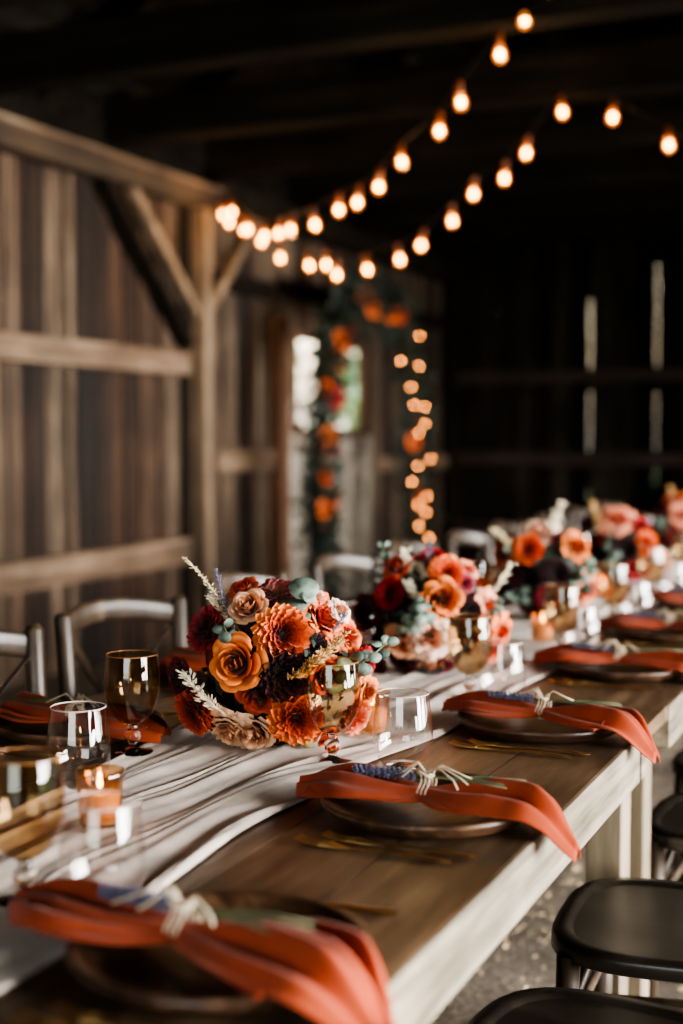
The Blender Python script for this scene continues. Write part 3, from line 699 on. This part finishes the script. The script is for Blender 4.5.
for i, (x, y) in enumerate(VT):
    lab = {0: 'lit amber votive candle on the runner, in front of the first bouquet', 1: 'amber votive candle tucked behind the right side of the big bouquet'}.get(i, 'lit amber votive candle on the runner, %s from the front' % OR[i])
    put(PR['vt'], (x, y, TT+.012), 0, lab, 'candle', 'votive candles on the runner', used)
first_napkin.scale = (1.16, 1.1, 1)
# ---------------------------------------------------------------- flowers
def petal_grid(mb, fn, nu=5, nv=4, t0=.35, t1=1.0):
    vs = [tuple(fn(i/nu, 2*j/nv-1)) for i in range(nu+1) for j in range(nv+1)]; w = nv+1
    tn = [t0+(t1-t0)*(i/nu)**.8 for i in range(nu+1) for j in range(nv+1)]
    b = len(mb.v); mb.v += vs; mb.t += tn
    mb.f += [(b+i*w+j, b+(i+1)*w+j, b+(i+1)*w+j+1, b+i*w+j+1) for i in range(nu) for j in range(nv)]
def dahlia_mesh(seed):
    r = random.Random(seed); mb = MB()
    rings = [(104,.98,13,.20),(88,1.0,15,.20),(74,.96,15,.19),(61,.88,14,.175),(48,.78,12,.155),(36,.66,10,.125),(24,.54,8,.09),(12,.44,5,.065)]
    for k_, (th, L, cnt, W) in enumerate(rings):
        for j in range(cnt):
            ph = 2*PI*(j+.5*(k_%2)+r.uniform(-.12,.12))/cnt; th_ = R(th+r.uniform(-5,5)); l = L*r.uniform(.92,1.04)
            d = Vector((math.sin(th_)*math.cos(ph), math.sin(th_)*math.sin(ph), math.cos(th_)*.62)); e = Vector((-math.sin(ph), math.cos(ph), 0))
            n_ = Vector((-math.cos(th_)*math.cos(ph), -math.cos(th_)*math.sin(ph), math.sin(th_)))
            def f(s, w):
                sh = (s+.04)**.6*(1-s**8)**.8
                return d*(.12+s*(l-.12)) + e*w*W*1.22*sh + n_*(.8*W*w*w*sh + .16*l*s*s*(1 if k_ < 5 else .2) - .05)
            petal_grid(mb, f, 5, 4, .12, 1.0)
    return mb
def rose_mesh(seed, ruffle=0, open_=0):
    r = random.Random(seed); mb = MB()
    # core spiral
    for k_ in range(3):
        ph = r.uniform(0, 6)
        def f(s, w):
            a = ph+w*1.9; rad = .05+.05*k_+.035*(w+1)*.5 + .03*s
            return Vector((rad*math.cos(a), rad*math.sin(a), -.2+s*.72-.03*k_))
        petal_grid(mb, f, 4, 8, .1, .8)
    lay = [(.13,.56,1.3,3,.02),(.20,.56,1.2,3,.03),(.28,.55,1.1,4,.05),(.37,.52,1.0,4,.07),(.46,.47,.9,5,.11),(.56,.40,.8,5,.16),(.66,.30,.74,5,.22),(.76,.16,.7,6,.26)]
    if open_: lay = [(a*1.06, h-.1, s*.95, c+1, fl*1.5) for a, h, s, c, fl in lay]
    for k_, (rad0, ht, span, cnt, fl) in enumerate(lay):
        off = r.uniform(0, 6)
        for j in range(cnt):
            ph = off+2*PI*(j+r.uniform(-.18,.18))/cnt; hh = ht+r.uniform(-.06,.06); rr = rad0*r.uniform(.9,1.1); p2 = r.uniform(0,6); sk = r.uniform(-.15,.15); cx_ = r.uniform(-.04,.04); cy_ = r.uniform(-.04,.04)
            def f(s, w):
                a = ph+w*span*(.5+.5*s)*(1-.35*max(0,s-.6)/.4*abs(w)); wv = ruffle*math.sin(w*7+p2)*s*s
                bulge = rr*(.35+.72*math.sin(min(1,s*1.25)*PI/2)**.8)+(rr*.16*(w+1)/2)
                q = bulge+fl*s**3*(1+.35*(1-abs(w))-.3*w*w)+wv*.07
                z = -.32+(hh+.32)*(s**.85)*(1-.24*w*w+sk*w) - fl*1.0*max(0,s-.75)/.25*.6 + wv*.06 + .03*math.sin(w*4+p2)*s
                return Vector((q*math.cos(a)+cx_*s, q*math.sin(a)+cy_*s, z))
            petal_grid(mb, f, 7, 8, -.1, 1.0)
    return mb
def bud_mesh():
    mb = MB()
    for k_ in range(3):
        for j in range(7):
            ph = 2*PI*(j+.4*k_)/7
            def f(s, w):
                th_ = PI*(.95-.9*s); a = ph+w*.5; rad = (.9-.04*k_)*math.sin(th_)
                return Vector((rad*math.cos(a), rad*math.sin(a), -.95*math.cos(th_)+.03*k_))
            petal_grid(mb, f, 8, 3, .5, 1)
    return mb
FMesh = {}
for kind, fnm, cnt in (('dahlia', dahlia_mesh, 3), ('rose', lambda s_: rose_mesh(s_), 3), ('ruffle', lambda s_: rose_mesh(s_, .9, 1), 3), ('bud', lambda s_: bud_mesh(), 1)):
    FMesh[kind] = [fnm(40+i) for i in range(cnt)]
cache = {}
NM = dict(dahlia='dahlia', rose='rose', ruffle='garden_rose', bud='flower_bud')
CN = dict(burgundy='burgundy', orange='orange', amber='amber orange', tan='tan', mauve='dusky mauve', rust='rust', black='nearly black', peach='peach', wine='dark wine red',
          bright='bright orange', crimson='crimson', salmon='salmon', blush='pale blush', pink='magenta pink', green='pale green')
def flower(kind, color, loc, d, r_, parent, rr):
    v = rr.randrange(len(FMesh[kind])); key = (kind, color, v)
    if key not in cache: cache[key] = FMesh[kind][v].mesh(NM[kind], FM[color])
    o = bpy.data.objects.new(NM[kind], cache[key]); col.objects.link(o); o.parent = parent; KIDMAP.setdefault(parent.name, []).append(o)
    o.location = loc; q = Vector(d).to_track_quat('Z', 'Y'); o.rotation_mode = 'QUATERNION'
    o.rotation_quaternion = q @ Euler((0,0,rr.uniform(0,6))).to_quaternion(); o.scale = (r_,)*3
    o['label'] = '%s %s' % (CN[color], NM[kind].replace('_', ' '))
    return o
FS, FU, FF = Vector((.916,.401,0)), Vector((0,0,1)), Vector((.401,-.916,0))   # side, up, front of an arrangement
def P3(a, b, c): return FS*a+FU*b+FF*c
def leaf_disc(mb, c, nrm, r_, tone=1):
    q = Vector(nrm).to_track_quat('Z', 'Y').to_matrix(); n_ = 12; vs = [tuple(c)]
    for k_ in range(n_):
        a = 2*PI*k_/n_; vs.append(tuple(Vector(c)+q @ Vector((r_*math.cos(a), r_*math.sin(a)*.80, .10*r_*math.cos(2*a)+.04*r_))))
    mb.add(vs, [(0, 1+k_, 1+(k_+1) % n_) for k_ in range(n_)], tone)
def curve(p, q, bend, n_=8):
    p, q, bend = Vector(p), Vector(q), Vector(bend)
    return [p.lerp(q, i/n_)+bend*math.sin(PI*i/n_) for i in range(n_+1)]
def eucalyptus(parent, p, q, bend, r_, cnt, rr, nrm=None):
    t = bpy.data.objects.new('eucalyptus_sprig', None); col.objects.link(t); t.parent = parent; KIDMAP.setdefault(parent.name, []).append(t)
    cv = curve(p, q, bend, 16); mb = MB(); mb.tube(cv, .0013, 5); mb.build('stem', M['stem'], t)
    mb = MB()
    for i in range(cnt):
        k_ = int(4+12*i/max(1, cnt-1)); c = cv[min(16, k_)]; d = (cv[min(16, k_)]-cv[min(16, k_)-1]).normalized()
        s_ = d.cross(Vector((0,0,1)) if i % 2 else Vector((.4,-.9,.1))).normalized(); rad = r_*(1-.4*i/cnt)
        for sg in (-1, 1):
            n_ = (Vector(nrm) if nrm else FF)*.8+Vector((rr.uniform(-.6,.6), rr.uniform(-.6,.6), rr.uniform(-.3,.7)))
            leaf_disc(mb, c+s_*sg*rad*.95, n_, rad)
    mb.build('round_leaves', M['eucalyptus'], t, solid=.0006); return t
def grass(parent, p, q, bend, rr, mat='straw', n0=.35, fat=.004, name='dried_grass'):
    cv = curve(p, q, bend, 24); mb = MB(); mb.tube(cv, .0011, 5)
    for i in range(int(24*n0), 25):
        d = (cv[min(24, i+1)]-cv[max(0, i-1)]).normalized()
        for j in range(9):
            a = rr.uniform(0, 6); s_ = Vector((math.cos(a), math.sin(a), rr.uniform(-.3,.3)))
            f_ = fat*rr.uniform(.4,.95); mb.blob(tuple(cv[i]+s_*f_*rr.uniform(.2,2.2)), (f_*.28, f_*.28, f_*.95), 5, 3, axis=tuple(d*rr.uniform(.4,1.6)+s_))
    return mb.build(name, M[mat], parent)
def bouquet(i, cen, Rc, lst, label):
    rr = random.Random(500+i); t = empty('floral_centrepiece', (cen[0], cen[1], TT+.012), label=label, cat='flower arrangement', group='floral centrepieces down the table')
    cz = cen[2]-TT-.017; C0 = Vector((0,0,cz))
    # low bowl and dark foliage filling
    mb = MB(); mb.lathe([(.0005,0),(.05,0),(.062,.01),(.072,.035),(.074,.05),(.07,.05),(.0005,.045)], 32); mb.build('low_bowl', M['wire'], t)
    mb = MB()
    mb.blob(tuple(C0), (Rc*.80, Rc*.80, Rc*.80), 20, 14)
    for q in range(260):
        d = Vector((rr.gauss(0,1), rr.gauss(0,1), rr.gauss(0,1))).normalized()
        if d.z < -.75: continue
        c = C0+d*Rc*rr.uniform(.85,1.08); nrm = d+Vector((rr.uniform(-.9,.9), rr.uniform(-.9,.9), rr.uniform(-.9,.9)))
        Q = nrm.to_track_quat('Z', 'Y').to_matrix(); a = rr.uniform(0,6); L = rr.uniform(.012,.026)
        dx = Q @ Vector((math.cos(a), math.sin(a), 0)); dy = Q @ Vector((-math.sin(a), math.cos(a), 0))
        mb.add([tuple(c), tuple(c+dx*L*.5+dy*L*.34), tuple(c+dx*L*1.2), tuple(c+dx*L*.5-dy*L*.34)], [(0,1,2,3)])
    mb.build('foliage', M['foliage'], t)
    have = []
    for x, y, z, r_, kind, color in lst:
        x, y, z, r_ = x*1.06, y*1.06, z*1.08, r_*1.05
        d = Vector((x, y, z)); have.append((d.normalized(), r_))
        dd = d.normalized()*.75+FF*.35 if kind != 'bud' else d.normalized()
        if Vector((x, y, 0)).dot(FF) < 0: dd = d.normalized()
        loc = C0+d*(1.04 if kind in ('rose','bud') else 1.0 if d.z < 0 else .95); loc.z = max(loc.z, .7*r_+.004)
        flower(kind, color, loc, dd, r_*dict(dahlia=1.02, rose=.98, ruffle=.93, bud=1)[kind], t, rr)
    kinds = [('dahlia','burgundy'),('rose','wine'),('dahlia','rust'),('dahlia','wine'),('rose','rust'),('rose','tan'),('dahlia','black'),('ruffle','peach'),('dahlia','crimson'),('rose','amber')]
    NF = 90; added = 0
    for q in range(NF):
        z = 1-2*(q+.5)/NF; a = q*2.39996; d = Vector((math.sqrt(1-z*z)*math.cos(a), math.sqrt(1-z*z)*math.sin(a), z))
        if z < -.72: continue
        r_ = rr.uniform(.026,.038)
        if all(math.acos(max(-1, min(1, d.dot(h[0])))) > (r_+h[1])*.72/Rc for h in have):
            have.append((d, r_)); kd = kinds[rr.randrange(10)] if d.dot(FF) < -.1 else kinds[rr.choice((1,3,6,4))]
            flower(kd[0], kd[1], C0+d*Rc*(.97 if d.dot(FF) < 0 else .9), d, r_, t, rr)
    return t, C0, rr
labs = ['large sharp bouquet of orange dahlias and roses with wheat and eucalyptus, nearest centrepiece', 'second floral centrepiece with crimson dahlia on top and pale blush rose',
        'third floral centrepiece with a big pale blush bloom on top', 'fourth floral centrepiece, blurred, peach bloom above red dahlias', 'farthest floral centrepiece, rust dahlias cut by the right picture edge']
for i, (cen, Rc, lst) in enumerate(BOUQ):
    t, C0, rr = bouquet(i, cen, Rc, lst, labs[i])
    def at(du, dv, c=0.0, s_=[620, 443, 343, 276, 227][i], u0=[278,430,545,622,678][i], v0=[668,613,571,545,528][i]):
        return C0+P3((du-u0)/s_, -(dv-v0)/s_, c)
    if i == 0:
        grass(t, at(245,640,.03), at(180,549,.02), P3(.006,.004,0), rr, fat=.0042)
        grass(t, at(240,640,.05), at(206,588,.04), P3(.004,.004,0), rr, fat=.0038, n0=.45)
        grass(t, at(240,640,.05), at(214,560,.045), P3(-.004,0,0), rr, 'lavender', .45, .0042, 'lavender_stem')
        grass(t, at(330,640,.05), at(350,606,.05), P3(0,0,0), rr, 'lavender', .5, .0038, 'lavender_stem')
        grass(t, at(225,705,.11), at(184,663,.10), P3(-.004,-.004,0), rr, 'statice', .2, .0075, 'cream_statice')
        grass(t, at(305,668,.13), at(352,622,.10), P3(.004,.006,0), rr, 'tanfluff', .1, .007, 'tan_dried_flower')
        grass(t, at(300,665,.14), at(330,640,.13), P3(.004,.006,0), rr, 'tanfluff', .05, .008, 'tan_dried_flower')
        mb = MB(); mb.tube(curve(at(292,640,.03), at(304,578,.05), P3(.004,0,0)), .0014, 5)
        st = mb.build('eucalyptus_sprig', M['stem'], t); mb = MB()
        for u_, v_, r_, n_ in ((307,579,.0265,(.45,-.8,.5)), (297,597,.0245,(.2,-.6,.8)), (284,609,.0245,(.5,-.9,.2)), (303,610,.02,(.1,-.5,.7)), (312,588,.016,(.8,-.3,.5))): leaf_disc(mb, at(u_, v_, .055), n_, r_)
        mb.build('round_leaves', M['eucalyptus'], st, solid=.0006)
        eucalyptus(t, at(318,672,.115), at(397,635,.05), P3(0,-.012,.01), .0165, 8, rr, (.3,-.9,.3))
        eucalyptus(t, at(242,642,.10), at(224,616,.09), P3(0,0,.01), .014, 3, rr)
    elif i == 1:
        for u_, v_ in ((402,548), (418,562)): grass(t, at(u_+12, v_+45, .05), at(u_, v_, .05), P3(0,0,0), rr, 'statice', .5, .007, 'cream_statice')
        grass(t, at(482,600,.06), at(508,562,.06), P3(.004,0,0), rr, 'statice', .3, .006, 'cream_statice'); grass(t, at(415,600,.1), at(406,578,.1), P3(0,0,0), rr, 'statice', .3, .007, 'cream_statice')
        eucalyptus(t, at(425,600,.13), at(402,622,.14), P3(0,0,.02), .018, 4, rr); eucalyptus(t, at(425,605,.13), at(412,598,.14), P3(0,0,.02), .016, 3, rr)
        eucalyptus(t, at(385,600,.02), at(383,545,.0), P3(0,0,0), .012, 5, rr); eucalyptus(t, at(480,620,.05), at(497,600,.05), P3(0,0,0), .014, 4, rr)
        grass(t, at(425,590,.05), at(428,540,.05), P3(0,0,0), rr, 'lavender', .5, .0045, 'lavender_stem')
    elif i == 2:
        grass(t, at(520,560,.05), at(491,526,.05), P3(0,.01,0), rr, 'straw', .3, .008); grass(t, at(548,530,.03), at(560,500,.03), P3(0,0,0), rr, 'statice', .2, .009, 'cream_statice')
        eucalyptus(t, at(570,590,.12), at(582,556,.12), P3(0,0,0), .02, 4, rr); eucalyptus(t, at(528,590,.1), at(505,590,.09), P3(0,0,0), .016, 4, rr)
        eucalyptus(t, at(525,560,.06), at(505,545,.05), P3(0,.01,0), .018, 4, rr)
    elif i == 3:
        eucalyptus(t, at(612,565,.12), at(604,535,.12), P3(0,0,0), .022, 4, rr); grass(t, at(600,545,.05), at(590,500,.05), P3(0,.01,0), rr, 'tanfluff', .3, .008, 'tan_dried_flower')
    else:
        grass(t, at(675,520,.03), at(668,487,.03), P3(0,0,0), rr, 'tanfluff', .3, .008, 'tan_dried_flower'); eucalyptus(t, at(665,530,.1), at(655,520,.1), P3(0,0,0), .02, 4, rr)

# ---------------------------------------------------------------- floral arch with fairy lights
AX, AY, AW, AH = -3.72, 9.05, .9, 2.3
def arch_pt(q):      # q 0..1 from near foot over the top to the far foot
    a = PI*(1-q)*1.0
    hw = AW
    if q < .22: return Vector((0, -hw*(.93+.07*q/.22), 1.25*q/.22))
    if q > .78: return Vector((0, hw*(.93+.07*(1-q)/.22), 1.25*(1-q)/.22))
    b = PI*(1-(q-.22)/.56); return Vector((0, hw*math.cos(b), 1.25+(AH-1.25)*math.sin(b)))
ar = empty('floral_arch', (AX, AY, 0), 0, label='tall arch wrapped in greenery and rust flowers by the left barn wall', cat='arch')
mb = MB(); mb.tube([arch_pt(q/60) for q in range(61)], .03, 8); mb.build('frame', M['doorpost'], ar)
mb = MB(); rr = random.Random(77)
for q in range(7000):
    s_ = rr.random(); den = 1 if s_ < .62 else .45
    if rr.random() > den: continue
    c = arch_pt(s_)+Vector((rr.gauss(0,.06), rr.gauss(0,.075), rr.gauss(0,.06))); L = rr.uniform(.04,.09); a = rr.uniform(0,6); n_ = Vector((rr.gauss(0,1), rr.gauss(0,1), rr.gauss(0,1)))
    Q = n_.to_track_quat('Z', 'Y').to_matrix(); dx = Q @ Vector((math.cos(a), math.sin(a), 0)); dy = Q @ Vector((-math.sin(a), math.cos(a), 0))
    if c.z < .01: continue
    mb.add([tuple(c), tuple(c+dx*L*.5+dy*L*.3), tuple(c+dx*L), tuple(c+dx*L*.5-dy*L*.3)], [(0,1,2,3)])
mb.build('greenery', M['foliage'], ar, smooth=False)
cols = ['rust','bright','orange','crimson','amber','bright','wine','rust']
for q in range(28):
    s_ = rr.uniform(.1, .62) if q < 26 else rr.uniform(.7, .95)
    c = arch_pt(s_)+Vector((rr.uniform(.02,.08), rr.gauss(0,.05), rr.gauss(0,.04)))
    flower(rr.choice(('dahlia','rose','ruffle')), cols[rr.randrange(8)], c, (1, -.6+rr.uniform(-.4,.4), rr.uniform(-.2,.4)), rr.uniform(.04,.062), ar, rr)
fl = empty('fairy_lights', (AX, AY, 0), 0, label='strand of warm fairy lights wound down the far side of the arch', cat='string lights')
mb = MB()
FPT = [Vector(p) for p in FAIRY]
mb.tube(FPT, .001, 5); mb.build('wire', M['wire'], fl)
for p in FPT:
    mb = MB(); mb.blob(tuple(p), .0065, 8, 6); mb.build('fairy_bulb', M['fairy'], fl)

# ---------------------------------------------------------------- globe string lights
def make_bulb():
    t = bpy.data.objects.new('light_bulb', None); col.objects.link(t)
    mb = MB(); mb.lathe([(.0005,0),(.012,0),(.0135,-.01),(.0135,-.045),(.011,-.05),(.0005,-.05)], 16); mb.build('socket', M['socket'], t)
    mb = MB(); mb.lathe([(.010,-.05),(.013,-.056),(.019,-.066),(.0235,-.08),(.0245,-.09),(.022,-.104),(.014,-.115),(.0005,-.119)], 20); mb.build('globe', M['bulbglass'], t)
    mb = MB(); mb.blob((0,0,-.086), (.0105,.0105,.0155), 10, 8); mb.build('filament', M['filament'], t)
    return t
BP = [None]
def string_light(label, pts, ends, name='string_lights'):
    t = empty(name, ends[0], label=label, cat='string lights', group='globe string lights'); o0 = Vector(ends[0])
    cab = [Vector(ends[0])]+[Vector(p)+Vector((0,0,.088)) for p in pts]+[Vector(e) for e in ends[1:]]
    mb = MB(); mb.tube([c-o0 for c in cab], .005, 6); mb.build('cable', M['wire'], t)
    for p in pts:
        if BP[0] is None: b = make_bulb(); BP[0] = b; b.parent = t; KIDMAP.setdefault(t.name, []).append(b)
        else: b = copy_tree(BP[0], t)
        b.location = Vector(p)+Vector((0,0,.086))-o0; b.rotation_euler = (R(rnd.uniform(-14,14)), R(rnd.uniform(-14,14)), rnd.uniform(0,6))
string_light('longer string of glowing globe bulbs rising from the wall post to the nearer beam', A_PTS[::-1], [(-4.27,7.64,2.78), (-1.51,5.34,3.0), (-1.2,5.1,2.99)])
string_light('string of glowing globe bulbs sagging from the wall post to the farther beam', B_PTS[::-1], [(-4.26,7.66,2.76), (-1.70,6.58,2.96)])
string_light('short run of two globe bulbs continuing right beyond the farther beam', [(-1.449,6.506,2.795), (-1.174,6.417,2.62)], [(-1.70,6.58,2.96), (-.8,6.3,2.5), (-.2,6.1,2.5)])

# ---------------------------------------------------------------- light
def area(loc, rot, sx, sy, power, colr, name):
    l = bpy.data.lights.new(name, 'AREA'); l.shape = 'RECTANGLE'; l.size = sx; l.size_y = sy; l.energy = power; l.color = colr
    if rot[1]: l.spread = R(112)
    o = bpy.data.objects.new(name, l); col.objects.link(o); o.location = loc; o.rotation_euler = rot; return o
area((RX-.15, 2.9, 1.25), (0, R(65), 0), 2.1, 4.8, 820, (1,.965,.93), 'daylight_side_door')
area((RX-.15, 7.05, 1.2), (0, R(65), 0), 2.1, 2.0, 380, (1,.965,.93), 'added_wall_fill')  # added lamp to brighten the left wall farther along
area((0, FY+.05, 1.4), (R(90), 0, 0), 3, 2.3, 85, (1,.97,.93), 'added_front_fill')  # added fill lamp behind the camera, lifts roof and beams
for p, e in (((-4.0,7.35,2.55), 5), ((-3.3,6.9,2.35), 4), ((-2.3,6.2,2.5), 4), ((-1.6,5.6,2.8), 2)):
    l = bpy.data.lights.new('bulb_glow', 'POINT'); l.energy = e; l.color = (1,.62,.28); l.shadow_soft_size = .05
    o = bpy.data.objects.new('bulb_glow', l); col.objects.link(o); o.location = p
for p in ((-1.035,1.545,.86), (-.93,3.42,.80)):
    l = bpy.data.lights.new('candle_glow', 'POINT'); l.energy = .12; l.color = (1,.6,.25); l.shadow_soft_size = .006
    o = bpy.data.objects.new('candle_glow', l); col.objects.link(o); o.location = p
w = bpy.data.worlds.new('world'); sc.world = w; w.use_nodes = True; n = w.node_tree
bg = n.nodes['Background']; sky = n.nodes.new('ShaderNodeTexSky'); sky.sky_type = 'NISHITA'; sky.sun_disc = False; sky.sun_elevation = R(35); sky.altitude = 0; sky.air_density = 1.5; sky.dust_density = 4
mx = n.nodes.new('ShaderNodeMix'); mx.data_type = 'RGBA'; mx.inputs[0].default_value = .75; n.links.new(sky.outputs[0], mx.inputs[6]); mx.inputs[7].default_value = (1.6, 1.75, 1.7, 1)
n.links.new(mx.outputs[2], bg.inputs[0]); bg.inputs[1].default_value = 1.8
sc.view_settings.view_transform = 'AgX'; sc.view_settings.look = 'AgX - Medium High Contrast'; sc.view_settings.exposure = 0.15
sc.cycles.use_denoising = True; sc.cycles.max_bounces = 10; sc.cycles.transparent_max_bounces = 24; sc.cycles.transmission_bounces = 8
sc.cycles.diffuse_bounces = 3; sc.cycles.glossy_bounces = 4; sc.cycles.caustics_reflective = False; sc.cycles.caustics_refractive = False; sc.cycles.sample_clamp_indirect = 4
